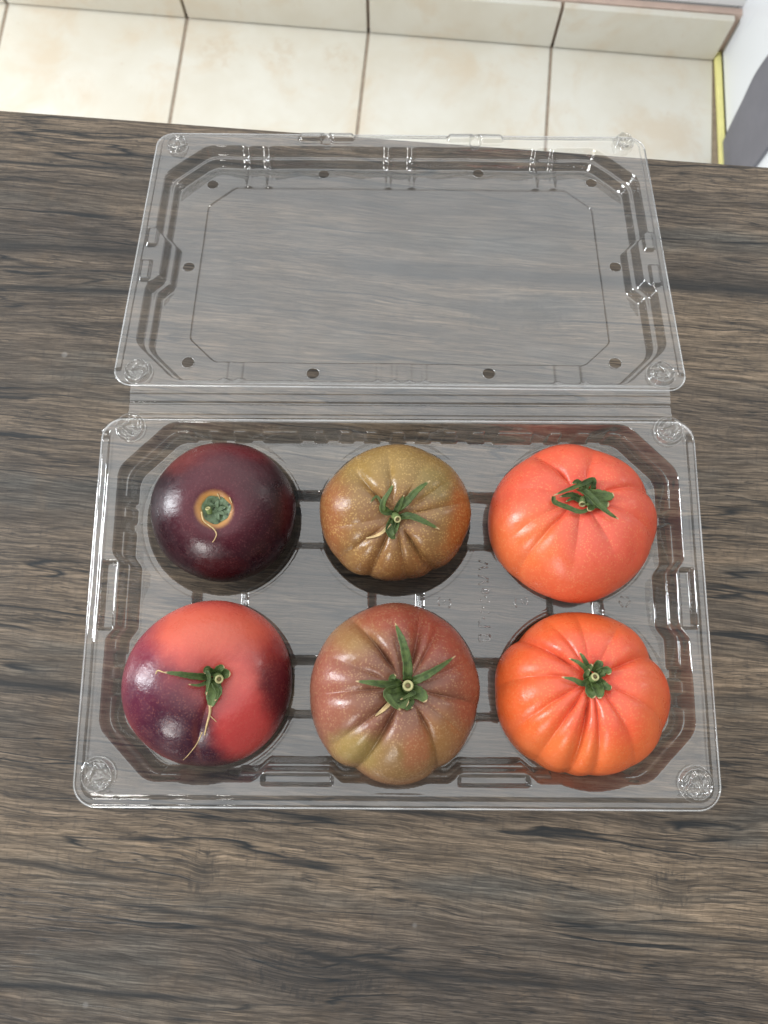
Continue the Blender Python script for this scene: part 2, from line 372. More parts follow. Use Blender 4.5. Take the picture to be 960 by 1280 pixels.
# white cabinet on the right with a yellow strip at its foot
c0 = at(896, 70, ZF); c1 = at(902, 205, ZF); ca = math.atan2(c1.y-c0.y, c1.x-c0.x)
cab = tag(empty('white_cabinet', c0), 'glossy white cabinet side with dark grey oval panel at the right edge', 'cabinet')
cab.rotation_euler.z = ca                                             # local x runs towards the camera along the strip
wg = NM('white_gloss_panel'); Pc = wg.obj(); xc, yc, zc = wg.xyz(Pc)
scr = wg.ramp(wg.noise(wg.vec(wg.math('MULTIPLY', xc, 90), 0.0, wg.math('MULTIPLY', zc, 5)), 1, 3, 0.6), 0.66, 0.74)
wg.pbr(wg.mix(wg.math('MULTIPLY', scr, 0.30), (0.88, 0.91, 0.95), (0.55, 0.60, 0.72)), 0.25)
L = 1.0
# local: x along strip toward camera, y to world +x (right)
link('cabinet_body', bm_mesh('cabinet_body', box_bm(L, 0.5, 0.80, 0.004, 2, (L/2-0.03, 0.25+0.0050, 0.41))), wg.m, cab, smooth=False)
yel = flat_mat('yellow_strip_plastic', (0.86, 0.80, 0.32), 0.4, 0.08, 40)
link('yellow_strip', bm_mesh('yellow_strip', box_bm(L-0.02, 0.011, 0.010, 0.002, 2, (L/2-0.02, -0.001, 0.005))), yel, cab, smooth=False)
CI = (Matrix.Translation(c0) @ Matrix.Rotation(ca, 4, 'Z')).inverted(); CM = CI.inverted()
nrm = (CM.to_3x3() @ Vector((0, 1, 0))).normalized(); pp0 = CM @ Vector((0, 0.008, 0))
outl = []
for px, py in ((972, 62), (951, 92), (934, 127), (920, 155), (909, 180), (905, 196), (907, 214), (922, 222), (942, 214), (958, 196), (975, 170), (990, 140), (1000, 105), (990, 75)):
    q = CI @ at_plane(px, py, pp0, nrm); outl.append((q.x, q.z))
print('oval', outl[0], outl[6])
bm = bmesh.new(); cs = spline([Vector((a, 0, b)) for a, b in outl+[outl[0]]], 60)[:-1]
fv = [bm.verts.new((p.x, 0.0, p.z)) for p in cs]; fc = bm.faces.new(fv)
ex = bmesh.ops.extrude_face_region(bm, geom=[fc]); vs = [g for g in ex['geom'] if isinstance(g, bmesh.types.BMVert)]
for v in vs: v.co.y -= 0.010
bmesh.ops.recalc_face_normals(bm, faces=bm.faces[:])
link('grey_oval_panel', bm_mesh('grey_oval_panel', bm), flat_mat('dark_grey_plastic', (0.17, 0.17, 0.20), 0.5, 0.1, 20), cab, (0, 0.009, 0), smooth=False)

# ============================================================ the container
HZ = 0.055                                                       # rim height over the table
clear = plastic_material()
cl = at(90, 1005, HZ); tb = (at(90, 1009, HZ)+at(897, 1017, HZ))*0.5; tt = (at(135, 522, HZ)+at(866, 524, HZ))*0.5
TC = (tb+tt)*0.5; TYL = (tt-tb).length/2; TXL = 0.1525
trot = math.atan2((at(866, 524, HZ)-at(135, 522, HZ)).y + (at(897, 1011, HZ)-at(90, 1003, HZ)).y, 0.6)
box = tag(empty('tomato_container', (TC.x, TC.y, 0)), 'open clear plastic clamshell container with six round cups holding tomatoes on the wooden table', 'container')
box.rotation_euler.z = trot
BI = (Matrix.Translation((TC.x, TC.y, 0)) @ Matrix.Rotation(trot, 4, 'Z')).inverted(); BM = BI.inverted()
def bl(px, py, z): return BI @ at(px, py, z)
print('tray half', TXL, TYL, 'rot', math.degrees(trot))
DZ = 0.033; CUPR = 0.0415
cups = [bl(px, py, DZ) for px, py in ((281, 649), (495, 650), (714, 654), (268, 857), (495, 861), (724, 864))]
print('cups', [(round(c.x, 4), round(c.y, 4)) for c in cups])
def sm(t): t = np.clip(t, 0, 1); return t*t*(3-2*t)
def smin(a, b, k): hh = np.clip(0.5+0.5*(b-a)/k, 0, 1); return b*(1-hh)+a*hh-k*hh*(1-hh)
def pulse(v, a, b, s): return sm((v-a)/s+0.5)*sm((b-v)/s+0.5)
def inner_px(l, z, axis): return [tuple(bl(*(q if axis == 'x' else q), z)) for q in l]
def octa(X, Y, x0, x1, y0, y1, ch, k=0.006, ay=1.0):
    d = smin(X-x0, x1-X, 1e-5); e = smin((Y-y0)*ay, (y1-Y)*ay, 1e-5)
    # chamfer distance
    cx = np.minimum(X-x0, x1-X); cy = np.minimum(Y-y0, y1-Y)
    c = (cx+cy-ch)/math.sqrt(2)*(0.5+0.5*ay)*1.12
    return smin(smin(d, e, k), c, k)
def grid_sheet(name, hx, hy, rad, step, H, holes=()):
    nx = int(round(2*hx/step))+1; ny = int(round(2*hy/step))+1
    xs = np.linspace(-hx, hx, nx); ys = np.linspace(-hy, hy, ny)
    X, Y = np.meshgrid(xs, ys)
    # rounded outer corners
    qx = np.abs(X)-(hx-rad); qy = np.abs(Y)-(hy-rad); r = np.hypot(np.maximum(qx, 0), np.maximum(qy, 0))
    out = (qx > 0) & (qy > 0) & (r > rad)
    near = out & (r < rad+step*1.5)
    f = np.where(near, rad/np.maximum(r, 1e-9), 1.0)
    X2 = np.where(near, np.sign(X)*((hx-rad)+qx*f), X); Y2 = np.where(near, np.sign(Y)*((hy-rad)+qy*f), Y)
    dead = out & ~near
    for hx_, hy_, hr in holes:
        d = np.hypot(X2-hx_, Y2-hy_); inn = d < hr
        snap = (np.abs(d-hr) < step*0.75)
        ff = np.where(snap, hr/np.maximum(d, 1e-9), 1.0)
        X2 = np.where(snap, hx_+(X2-hx_)*ff, X2); Y2 = np.where(snap, hy_+(Y2-hy_)*ff, Y2)
        dead |= inn & ~snap
    Z = H(X2, Y2)
    V = np.stack([X2, Y2, Z], -1).reshape(-1, 3)
    idx = np.arange(nx*ny).reshape(ny, nx)
    Q = np.stack([idx[:-1, :-1], idx[:-1, 1:], idx[1:, 1:], idx[1:, :-1]], -1).reshape(-1, 4)
    dm = dead.ravel()[Q].any(1)
    Q = Q[~dm]
    if holes:
        keep = np.ones(len(Q), bool); cc = V[Q].mean(1)
        for hx_, hy_, hr in holes: keep &= np.hypot(cc[:, 0]-hx_, cc[:, 1]-hy_) > hr*0.97
        Q = Q[keep]
    if rad > 0:
        cc = V[Q].mean(1); qx = np.abs(cc[:, 0])-(hx-rad); qy = np.abs(cc[:, 1])-(hy-rad)
        Q = Q[~((qx > 0) & (qy > 0) & (np.hypot(qx, qy) > rad*1.0))]
    used = np.zeros(len(V), bool); used[Q.ravel()] = True
    mp = np.cumsum(used)-1
    return mesh_np(name, V[used], mp[Q])

ox0, ox1 = -0.1415, 0.1415
oy0, oy1 = -TYL+0.0120, TYL-0.0028
def xs_of(px_list, py, z): return [(bl(a, py, z).x, bl(b, py, z).x) for a, b in px_list]
def ys_of(py_list, px, z): return [sorted((bl(px, a, z).y, bl(px, b, z).y)) for a, b in py_list]
ZL = HZ-0.012
teeth_top = xs_of([(222, 241), (262, 277), (292, 311), (328, 374), (393, 407), (424, 440), (456, 473), (489, 506), (521, 538), (554, 571), (588, 606), (620, 666), (685, 701), (718, 737), (757, 776)], 533, ZL)
teeth_bot = xs_of([(200, 243), (262, 280), (298, 452), (520, 690), (706, 724), (742, 780)], 983, ZL)
teeth_l = ys_of([(560, 624), (634, 650), (663, 815), (832, 850), (868, 950)], 150, ZL)
teeth_r = ys_of([(560, 640), (655, 835), (850, 868), (884, 950)], 860, ZL)
pill_b = xs_of([(327, 414), (575, 662)], 993, HZ); pill_l = ys_of([(702, 786)], 130, HZ); pill_r = ys_of([(712, 785)], 868, HZ)
def tray_height(X, Y):
    hx, hy, rad = TXL, TYL, 0.011
    qx = np.abs(X)-(hx-rad); qy = np.abs(Y)-(hy-rad)
    sdr = rad-np.hypot(np.maximum(qx, 0), np.maximum(qy, 0))-np.minimum(np.maximum(qx, qy), 0)
    top_fade = 1-sm((Y-(hy-0.012))/0.006)
    z = HZ-0.0028*(1-sm((sdr-0.0038)/0.0012))*top_fade-0.0012*(1-sm(sdr/0.0012))
    z = z+0.0009*np.exp(-((sdr-0.0065)/0.0010)**2)*top_fade
    # inset of the ring wall beside the pill shaped recesses
    S1 = np.zeros_like(X)
    for a, b in pill_b: S1 += 0.0048*pulse(X, a-0.002, b+0.002, 0.008)*(Y < 0)
    for a, b in pill_l: S1 += 0.0042*pulse(Y, a-0.002, b+0.002, 0.008)*(X < 0)
    for a, b in pill_r: S1 += 0.0042*pulse(Y, a-0.002, b+0.002, 0.008)*(X > 0)
    d = octa(X, Y, ox0, ox1, oy0, oy1, 0.0240, 0.004, 1.0)-S1
    # teeth: the ledge is interrupted between them
    dl = X-ox0; dr = ox1-X; db = Y-oy0; dtp = oy1-Y
    mn = np.minimum(np.minimum(dl, dr), np.minimum(db, dtp))
    T = np.ones_like(X); tmask = np.zeros_like(X)
    s_ = 0.0022
    for lst, v, sel in ((teeth_top, X, dtp), (teeth_bot, X, db), (teeth_l, Y, dl), (teeth_r, Y, dr)):
        t = np.zeros_like(X)
        for a, b in lst: t = np.maximum(t, pulse(v, a, b, s_))
        # at the far ends of a side the chamfer takes over and the ledge is continuous
        lo, hi = lst[0][0], lst[-1][1]
        if lo > hi: lo, hi = lst[-1][0], lst[0][1]
        lo = min(a for a, b in lst); hi = max(b for a, b in lst)
        t = np.where((v < lo) | (v > hi), 1.0, t)
        T = np.where(sel <= mn+1e-9, t, T)
    W1 = 0.0013; LE = 0.0009; W2 = 0.0020; hl = HZ-0.0095
    pA = HZ-(HZ-hl)*sm_lin(d/W1)-(hl-DZ)*sm_lin((d-W1-LE)/W2)
    pB = HZ-(HZ-DZ)*sm_lin(d/(W1+LE+W2-0.0014))
    prof = pA*T+pB*(1-T)
    z = np.where(d > 0, np.minimum(z, prof), z)
    # pill recesses in the flange
    for a, b in pill_b:
        yc = oy0-0.0002; z = z-0.0045*pulse(X, a, b, 0.0022)*pulse(Y, yc-0.0010, yc+0.0034, 0.0018)*(d < 0.0035)
    for a, b in pill_l:
        z = z-0.0045*pulse(Y, a, b, 0.0022)*pulse(X, ox0-0.0035, ox0+0.0022, 0.0018)*(d < 0.0035)
    for a, b in pill_r:
        z = z-0.0045*pulse(Y, a, b, 0.0022)*pulse(X, ox1-0.0022, ox1+0.0035, 0.0018)*(d < 0.0035)
    # bridges lower than the deck between neighbouring cups
    c = cups; N = np.zeros_like(X)
    for i, j in ((0, 1), (1, 2), (3, 4), (4, 5)):
        mx = (c[i].x+c[j].x)/2; my = (c[i].y+c[j].y)/2
        N = np.maximum(N, pulse(X, mx-0.012, mx+0.012, 0.003)*pulse(Y, my-0.0135, my+0.0135, 0.0055))
    for i, j in ((0, 3), (1, 4), (2, 5)):
        mx = (c[i].x+c[j].x)/2; my = (c[i].y+c[j].y)/2
        N = np.maximum(N, pulse(Y, my-0.012, my+0.012, 0.003)*pulse(X, mx-0.0125, mx+0.0125, 0.0055))
    deck_mask = d > 0.0043
    z = np.where(deck_mask, z-0.0065*N, z)
    for q in c:
        r = np.hypot(X-q.x, Y-q.y)
        lip = CUPR
        cz = 0.0022+(DZ-0.0022)*np.clip((r-0.024)/(lip-0.024), 0, 2)**1.9
        cz = np.where(r > lip+0.004, 1.0, cz)
        # steep last part with a small radius
        cz = np.where((r > lip-0.0018) & (r <= lip+0.004), cz+np.maximum(r-(lip-0.0018), 0)*2.5, cz)
        z = np.minimum(z, cz)
        z = z+0.0003*np.exp(-((r-lip-0.0016)/0.0008)**2)*(z > DZ-0.003)*(z < DZ+0.002)
    # foot ridges in the cup bottoms
    for q in c:
        r = np.hypot(X-q.x, Y-q.y); z = z+0.0006*np.exp(-((r-0.016)/0.001)**2)
    # slight warp of the thin sheet
    z = z+0.00025*np.sin(X*95+1.0)*np.sin(Y*120+0.5)+0.00012*np.sin(X*310+Y*140)
    return z
def sm_lin(t):
    t = np.clip(t, 0, 1); s = t*t*(3-2*t); return 0.35*s+0.65*t
tray = link('tray', grid_sheet('tray', TXL, TYL, 0.011, 0.00042, tray_height), clear, box)

# ---- lid: hinged open, its panel resting on the table at the far end
LN = at(499, 482, HZ-0.001); LW = 0.1500
# far edge found from its width and tilt
LT = R(12.5)
ly = Vector((0, math.cos(LT), -math.sin(LT))); ln = Vector((0, math.sin(LT), math.cos(LT)))
far = at_plane(505, 166, LN, ln); LL = (far-LN).length/2
LM = Matrix.Translation(Vector((LN.x+0.0012, LN.y, LN.z)) + ly*LL) @ Matrix.Rotation(-LT, 4, 'X') @ Matrix.Rotation(R(-0.7), 4, 'Z')
LI = LM.inverted(); lN = (LM.to_3x3() @ Vector((0, 0, 1)))
def ll(px, py, z=0.0): return LI @ at_plane(px, py, LM @ Vector((0, 0, z)), lN)
print('lid half len', LL, 'far z', (LM @ Vector((0, LL, 0))).z, 'corners', [tuple(round(q, 4) for q in ll(*p)) for p in ((147, 478), (856, 482), (207, 172), (804, 168))])
PZ = -0.0122
lholes = [(q.x, q.y, 0.0034) for q in (ll(px, py, PZ) for px, py in ((266, 231), (405, 218), (598, 217), (739, 229), (236, 334), (769, 334), (235, 453), (391, 467), (611, 467), (769, 454)))]
ia = ll(260, 235, PZ); ib = ll(740, 235, PZ); ic = ll(235, 455, PZ); idd = ll(764, 455, PZ)
ix0 = (ia.x+ic.x)/2; ix1 = (ib.x+idd.x)/2; iy0 = (ic.y+idd.y)/2; iy1 = (ia.y+ib.y)/2
print('inner', ix0, ix1, iy0, iy1)
lx0, lx1 = ll(170, 420).x, ll(832, 420).x
ly1 = ll(500, 183).y; ly0 = ll(500, 477).y
rib_x = [ll(px, 470, PZ/2).x for px in (284, 303, 473, 493, 512, 531, 694, 727)]
rib_xt = [ll(px, 190, PZ/2).x for px in (313, 338, 486, 515, 668, 690)]
def lid_height(X, Y):
    hx, hy, rad = LW, LL, 0.010
    qx = np.abs(X)-(hx-rad); qy = np.abs(Y)-(hy-rad)
    sdr = rad-np.hypot(np.maximum(qx, 0), np.maximum(qy, 0))-np.minimum(np.maximum(qx, qy), 0)
    nearfade = sm((Y+hy-0.006)/0.006)
    z = -0.0022*(1-sm((sdr-0.0030)/0.0010))*nearfade+0.0007*np.exp(-((sdr-0.0050)/0.0008)**2)*nearfade
    S1 = np.zeros_like(X)
    ya, yb = YL0, YL1
    S1 += 0.0065*pulse(Y, ya, yb, 0.010)
    S1 = S1*(np.abs(X) > 0.10)
    d = octa(X, Y, lx0, lx1, ly0, ly1, 0.0235, 0.004, 1.15)-S1
    R_ = np.zeros_like(X)
    for rx in rib_x: R_ = np.maximum(R_, np.exp(-((X-rx)/0.0018)**2)*(Y < 0))
    for rx in rib_xt: R_ = np.maximum(R_, np.exp(-((X-rx)/0.0018)**2)*(Y > 0))
    d2 = d-0.0016*R_
    z1 = -0.0070*sm_lin(d2/0.0024)-(-PZ-0.0070)*sm_lin((d2-0.0044)/0.0026)
    z = np.where(d2 > 0, np.minimum(z, z1), z)
    di = octa(X, Y, ix0, ix1, iy0, iy1, 0.0155, 0.002, 1.0)
    rb = R_*(di < 0)*(d > 0.004)
    z = z+0.0009*rb
    z = z-0.0014*sm(di/0.0009)
    # snap tabs on the far rim
    for xa, xb in TABS:
        z = z+0.0028*pulse(X, xa, xb, 0.003)*(pulse(Y, hy-0.0080, hy-0.0006, 0.002))
        xm = (xa+xb)/2; r = np.hypot(X-xm, Y-(hy-0.0072)); z = z-0.0045*(1-sm((r-0.0028)/0.0012))
    for s in (-1, 1):
        z = z+0.0026*pulse(Y, ya-0.001, ya+0.013, 0.003)*pulse(X*s, hx-0.0105, hx-0.0055, 0.002)
        z = z+0.0026*pulse(Y, yb-0.011, yb+0.002, 0.003)*pulse(X*s, hx-0.0115, hx-0.0060, 0.002)
    z = z+0.0002*np.sin(X*80+2.0)*np.sin(Y*70)+0.00010*np.sin(X*260-Y*190)
    # small dent in the middle of the sheet, with a loop shaped crease on the right
    ex, ey = LOOP
    for cx, cy, rr in ((ex, ey, 0.0085), (ex+0.0165, ey+0.009, 0.0085)):
        r = np.hypot((X-cx), (Y-cy)*1.05); z = z-0.00022*np.exp(-((r-rr*(1+0.12*np.sin(3*np.arctan2(Y-cy, X-cx)+cx*900)))/0.0010)**2)*(0.4+0.6*np.abs(np.sin(1.3*np.arctan2(Y-cy, X-cx)+cx*400)))
    return z
YL0 = ll(185, 350).y; YL1 = ll(195, 290).y
TABS = [(ll(375, 172).x, ll(442, 172).x), (ll(560, 170).x, ll(627, 170).x)]
lp = ll(690, 405, PZ); LOOP = (lp.x-0.002, lp.y)
lid_me = grid_sheet('lid', LW, LL, 0.010, 0.00055, lid_height, lholes)
lid = link('lid', lid_me, clear, box); lid.matrix_parent_inverse = Matrix.Identity(4)
lid.matrix_local = BI @ LM
# rims of the vent holes
for hx_, hy_, hr in lholes[:]:
    pts = [(hx_+hr*1.04*math.cos(a), hy_+hr*1.04*math.sin(a), PZ+0.0001) for a in np.linspace(0, 2*math.pi, 33)]
    o = link('vent_hole_rim', tube_mesh('vent_hole_rim', pts, 0.00022, sides=6, smooth_pts=False), clear, lid)

# ---- hinge strip
hy0 = bl(500, 521, HZ).y-0.001; hy1 = (BI @ LN).y+0.0006
HW = 0.1395; ny = 80; xs = np.linspace(-HW, HW, 120); ys = np.linspace(hy0, hy1, ny)
X, Y = np.meshgrid(xs, ys); tt_ = (Y-hy0)/(hy1-hy0)
Z = HZ-0.0004+0.0*X
for c_, a_, w_ in ((0.13, 0.0006, 0.05), (0.42, -0.0008, 0.05), (0.72, 0.0006, 0.05)):
    Z = Z+a_*np.exp(-((tt_-c_)/w_)**2)
Z += 0.00006*np.sin(X*40+Y*100)
V = np.stack([X+bl(500, 505, HZ).x, Y, Z], -1).reshape(-1, 3); idx = np.arange(120*ny).reshape(ny, 120)
Q = np.stack([idx[:-1, :-1], idx[:-1, 1:], idx[1:, 1:], idx[1:, :-1]], -1).reshape(-1, 4)
link('hinge', mesh_np('hinge', V, Q), clear, box)

# ---- hazy beads added round tray and lid to draw bright edge glints
bead = plastic_material('whitened_edge_plastic', 0.16, 0.05, 0.20)
def rim_path(hx, hy, r, z, n=10, open_top=0.0):
    P = []
    for cx, cy, a0 in ((hx-r, hy-r, 0), (-hx+r, hy-r, 90), (-hx+r, -hy+r, 180), (hx-r, -hy+r, 270)):
        for i in range(n+1):
            a = R(a0+90*i/n); P.append((cx+r*math.cos(a), cy+r*math.sin(a), z))
    return P+[P[0]]
link('edge_glint_bead', tube_mesh('edge_glint_bead', rim_path(TXL, TYL, 0.011, HZ-0.0040), 0.00055, sides=10, smooth_pts=False), bead, box)
link('edge_glint_bead', tube_mesh('edge_glint_bead', rim_path(LW, LL, 0.010, -0.0022), 0.00050, sides=10, smooth_pts=False), bead, lid)

# ---- snap buttons in the corners
def button_mesh(seed, r0, dome):
    rs = random.Random(seed); nr, na = 30, 64; V = []; Q = []
    ph = rs.uniform(0, 6.28); lean = rs.uniform(-1, 1)
    for i in range(nr+1):
        r = r0*i/nr
        for k in range(na):
            a = 2*math.pi*k/na; u = r/r0; x = r*math.cos(a); y = r*math.sin(a)
            tri = math.cos(math.pi/3)/max(0.3, math.cos(((a-ph) % (2*math.pi/3))-math.pi/3))
            z = 0.0022*math.exp(-((u-0.80)/0.10)**2)*dome
            z += 0.0020*math.exp(-((u/(tri*0.62)-1.0)/0.16)**2)
            z -= 0.0012*math.exp(-(u/0.3)**2)
            z += 0.0006*math.sin(a*3+ph+u*9)*math.sin(u*math.pi)+0.0006*math.sin(x*1900+lean)*math.sin(y*1500+ph)*math.sin(u*math.pi)
            z *= 1-sm(np.array((u-0.9)/0.1)).item()
            V.append((x, y, z))
    for i in range(nr):
        for k in range(na):
            a = i*na+k; b = i*na+(k+1) % na; Q.append((a, b, b+na, a+na))
    bm = bmesh.new(); me = bpy.data.meshes.new('snap_button'); me.from_pydata(V, [], Q)
    bm.from_mesh(me); bmesh.ops.remove_doubles(bm, verts=bm.verts[:], dist=1e-6); bm.to_mesh(me); bm.free(); return me
for i, (px, py, r_) in enumerate(((163, 534, .0078), (836, 539, .0078), (122, 969, .0086), (870, 980, .0086))):
    q = bl(px, py, HZ+0.0012); link('snap_button', button_mesh(i, r_, 1.0), clear, box, (q.x, q.y, HZ+0.0012))
for i, (px, py, r_) in enumerate(((222, 182, .0066), (779, 179, .0066), (173, 465, .0076), (826, 468, .0076))):
    q = ll(px, py, 0.0012); link('snap_button', button_mesh(10+i, r_, 1.4), clear, lid, (q.x, q.y, 0.0011))

# ---- raised lettering on the star shaped deck between the cups
emb = plastic_material('embossed_plastic', 0.10, 0.10, 0.0)
def stroke(pts, name='embossed_stroke', r=0.00042):
    P = []
    for px, py in pts:
        q = bl(px, py, DZ+0.0004); P.append((q.x, q.y, DZ+0.0003))
    if len(P) == 1: P = [P[0], (P[0][0]+0.0008, P[0][1]-0.0004, P[0][2])]
    return tube_mesh(name, P, r, sides=6, smooth_pts=False, n=2)
inkm = flat_mat('mould_mark_grey', (0.07, 0.07, 0.07), 0.3, 0.1)
def letter(strokes, name='embossed_letter'):
    bm = bmesh.new()
    for s in strokes: bm.from_mesh(stroke(s))
    return link(name, bm_mesh(name, bm), emb, box)
letter([[(598.5, 700.5), (610, 705.5)], [(603, 709), (610, 709.5)], [(603, 709), (598.5, 712)]])
letter([[(598, 719), (611, 723.5)], [(604, 727.5), (610.5, 727)], [(604, 727.5), (598, 731)]])
letter([[(603, 736), (611, 737.5), (610.5, 740.5), (603.5, 741), (602, 738)]])
letter([[(606, 745)], [(600, 750.5), (603, 751)], [(610, 751.5)]])
letter([[(603, 759), (606, 760)], [(600, 764.5), (603, 765)], [(610, 765.5)]])
letter([[(603, 772), (606, 773)], [(599, 775), (601, 777)]])
letter([[(598.5, 777), (599, 783), (613, 783.5)]])
letter([[(599, 793.5), (613, 794)], [(599, 793.5), (599.5, 802), (604, 802), (605, 798), (607, 801), (612, 800.5), (613, 794)]])
for cx, cy, s in ((651, 751, 1), (556, 752, -1)):
    letter([[(cx+6*s, cy-5), (cx+9*s, cy), (cx+7*s, cy+5)], [(cx, cy-2)], [(cx+2*s, cy+2)], [(cx-6*s, cy-3), (cx-8*s, cy+3), (cx-5*s, cy+8)]], 'mould_mark')
letter([[(776, 746), (786, 747)], [(788, 750), (783, 759)], [(779, 759), (774, 751)]], 'recycling_mark')

# ============================================================ tomatoes
leaf_mat = leaf_material()
stem_mat = flat_mat('stem_green', (0.10, 0.14, 0.045), 0.6, 0.5, 700, 0.3)
cut_mat = flat_mat('cut_stem_cream', (0.34, 0.32, 0.15), 0.6, 0.25, 900)
pith_mat = flat_mat('stem_pith_brown', (0.11, 0.075, 0.03), 0.8, 0.3, 900)
dry_mat = flat_mat('dried_sepal_tan', (0.40, 0.29, 0.14), 0.7, 0.4, 400)
def tomato_mesh(name, rx, ry, rz, creases, dimple, tilt, lobes=(), pw=0.94, seed=0, bottom=0.5):
    na, nt_ = 360, 170
    th = np.linspace(0, 2*np.pi, na, endpoint=False); t = np.linspace(0, np.pi, nt_)
    A, T = np.meshgrid(th, t)
    s = np.sin(T)**pw; rho = s
    z = np.cos(T); z = np.sign(z)*np.abs(z)**0.96
    D = np.zeros_like(A)
    for cr_ in creases:
        ang_, dep, wid, ext = cr_[:4]; bend = cr_[4] if len(cr_) > 4 else 0.0
        a0 = math.radians(ang_)+bend*(T-0.6)
        d = np.angle(np.exp(1j*(A-a0)))
        w_ = math.radians(wid)*(0.75+0.5*T)
        prof = 0.70*np.exp(-(np.abs(d)/(w_*0.8))**1.2)+0.30*np.exp(-(d/(w_*2.6))**2)
        g = sm((T-0.10)/0.30)*(1-sm((T-ext*0.48)/(ext*0.68)))
        D += dep*2.1*prof*g
    # soft rounding of the ribs towards the shoulders
    L = np.zeros_like(A)
    for k, amp, ph in lobes: L += amp*np.cos(k*(A-math.radians(ph)))*sm(T/0.9)
    rs = np.random.RandomState(seed); N = np.zeros_like(A)
    for i in range(7):
        k = rs.randint(2, 8); kk = rs.uniform(1, 5); N += 0.0035*np.cos(k*A+rs.uniform(0, 6.28))*np.sin(kk*T+rs.uniform(0, 6.28))*np.sin(T)
    sc = 1+L+N-D
    x = rho*np.cos(A)*sc*rx; y = rho*np.sin(A)*sc*ry
    zz = z*rz*(1-D*1.5)
    up_ = (T < np.pi/2)
    dd, dw = dimple
    zz = zz-dd*np.exp(-(rho/dw)**2)*up_ + dd*bottom*np.exp(-(rho/0.3)**2)*(~up_)
    zz = np.where(T > np.pi/2, zz*0.95, zz)
    V = np.stack([x, y, zz], -1)
    M = np.array((Matrix.Rotation(tilt[0], 3, 'X') @ Matrix.Rotation(tilt[1], 3, 'Y')))
    V = (V.reshape(-1, 3) @ M.T)
    idx = np.arange(na*nt_).reshape(nt_, na); nx_ = np.roll(idx, -1, axis=1)
    Q = np.stack([idx[:-1], idx[1:], nx_[1:], nx_[:-1]], -1).reshape(-1, 4)
    bm = bmesh.new(); me = mesh_np(name, V, Q); bm.from_mesh(me)
    bmesh.ops.remove_doubles(bm, verts=bm.verts[:], dist=1e-6); bmesh.ops.recalc_face_normals(bm, faces=bm.faces[:])
    bm.to_mesh(me); bm.free(); return me
def leaf_mesh(name, P, width, fold=0.25, twist=0.0, base=0.55, nrm=Vector((0, 0, 1)), n=26, curl=0.0, tipp=0.9):
    P = spline(P, n); V = []; F_ = []; UV = []; m = 7; th = 0.00028
    for i, p in enumerate(P):
        s = i/(n-1); t = (P[min(i+1, n-1)]-P[max(i-1, 0)]).normalized()
        side = t.cross(nrm);
        if side.length < 1e-4: side = Vector((1, 0, 0))
        side.normalize(); up = side.cross(t).normalized()
        a = twist*s; side, up = side*math.cos(a)+up*math.sin(a), up*math.cos(a)-side*math.sin(a)
        wd = width*0.5*(base+(1-base)*math.sin(min(1, s/0.35)*math.pi/2))*(max(0.0, 1-s**2.2))**tipp + 0.00018
        wd *= 1+0.10*math.sin(i*1.9+width*9000)*math.sin(i*.7)
        for k in range(m):
            u = -1+2*k/(m-1)
            c_ = curl
            if c_ > 0:
                aa = u*c_; off = side*(math.sin(aa)/max(c_, .01)*wd)+up*((1-math.cos(aa))/max(c_, .01)*wd)
            else: off = side*(u*wd)+up*(abs(u)*wd*fold)
            V.append(p+off+up*th); UV.append((k/(m-1), s))
        for k in range(m):
            u = -1+2*k/(m-1)
            if curl > 0:
                aa = u*curl; off = side*(math.sin(aa)/max(curl, .01)*wd)+up*((1-math.cos(aa))/max(curl, .01)*wd)
            else: off = side*(u*wd)+up*(abs(u)*wd*fold)
            V.append(p+off-up*th); UV.append((k/(m-1), s))
    for i in range(n-1):
        a = i*2*m; b = a+2*m
        for k in range(m-1):
            F_.append((a+k, a+k+1, b+k+1, b+k)); F_.append((a+m+k+1, a+m+k, b+m+k, b+m+k+1))
        F_.append((a, b, b+m, a+m)); F_.append((a+m-1, a+2*m-1, b+2*m-1, b+m-1))
    F_.append(tuple(range(m-1, -1, -1))+tuple(range(m, 2*m)))
    me = bpy.data.meshes.new(name); me.from_pydata([tuple(v) for v in V], [], F_)
    uvl = me.uv_layers.new(name='UVMap')
    for lp_ in me.loops: uvl.data[lp_.index].uv = UV[lp_.vertex_index]
    return me

PXM = 1/2420.0     # metres per photograph pixel at the fruit's shoulder
def pt(dx, dy, r, soft, c, st=1.0, wob=0.012):
    return (dx, dy, (r[0]*PXM, r[1]*PXM) if isinstance(r, tuple) else r*PXM, soft, c, st, wob)

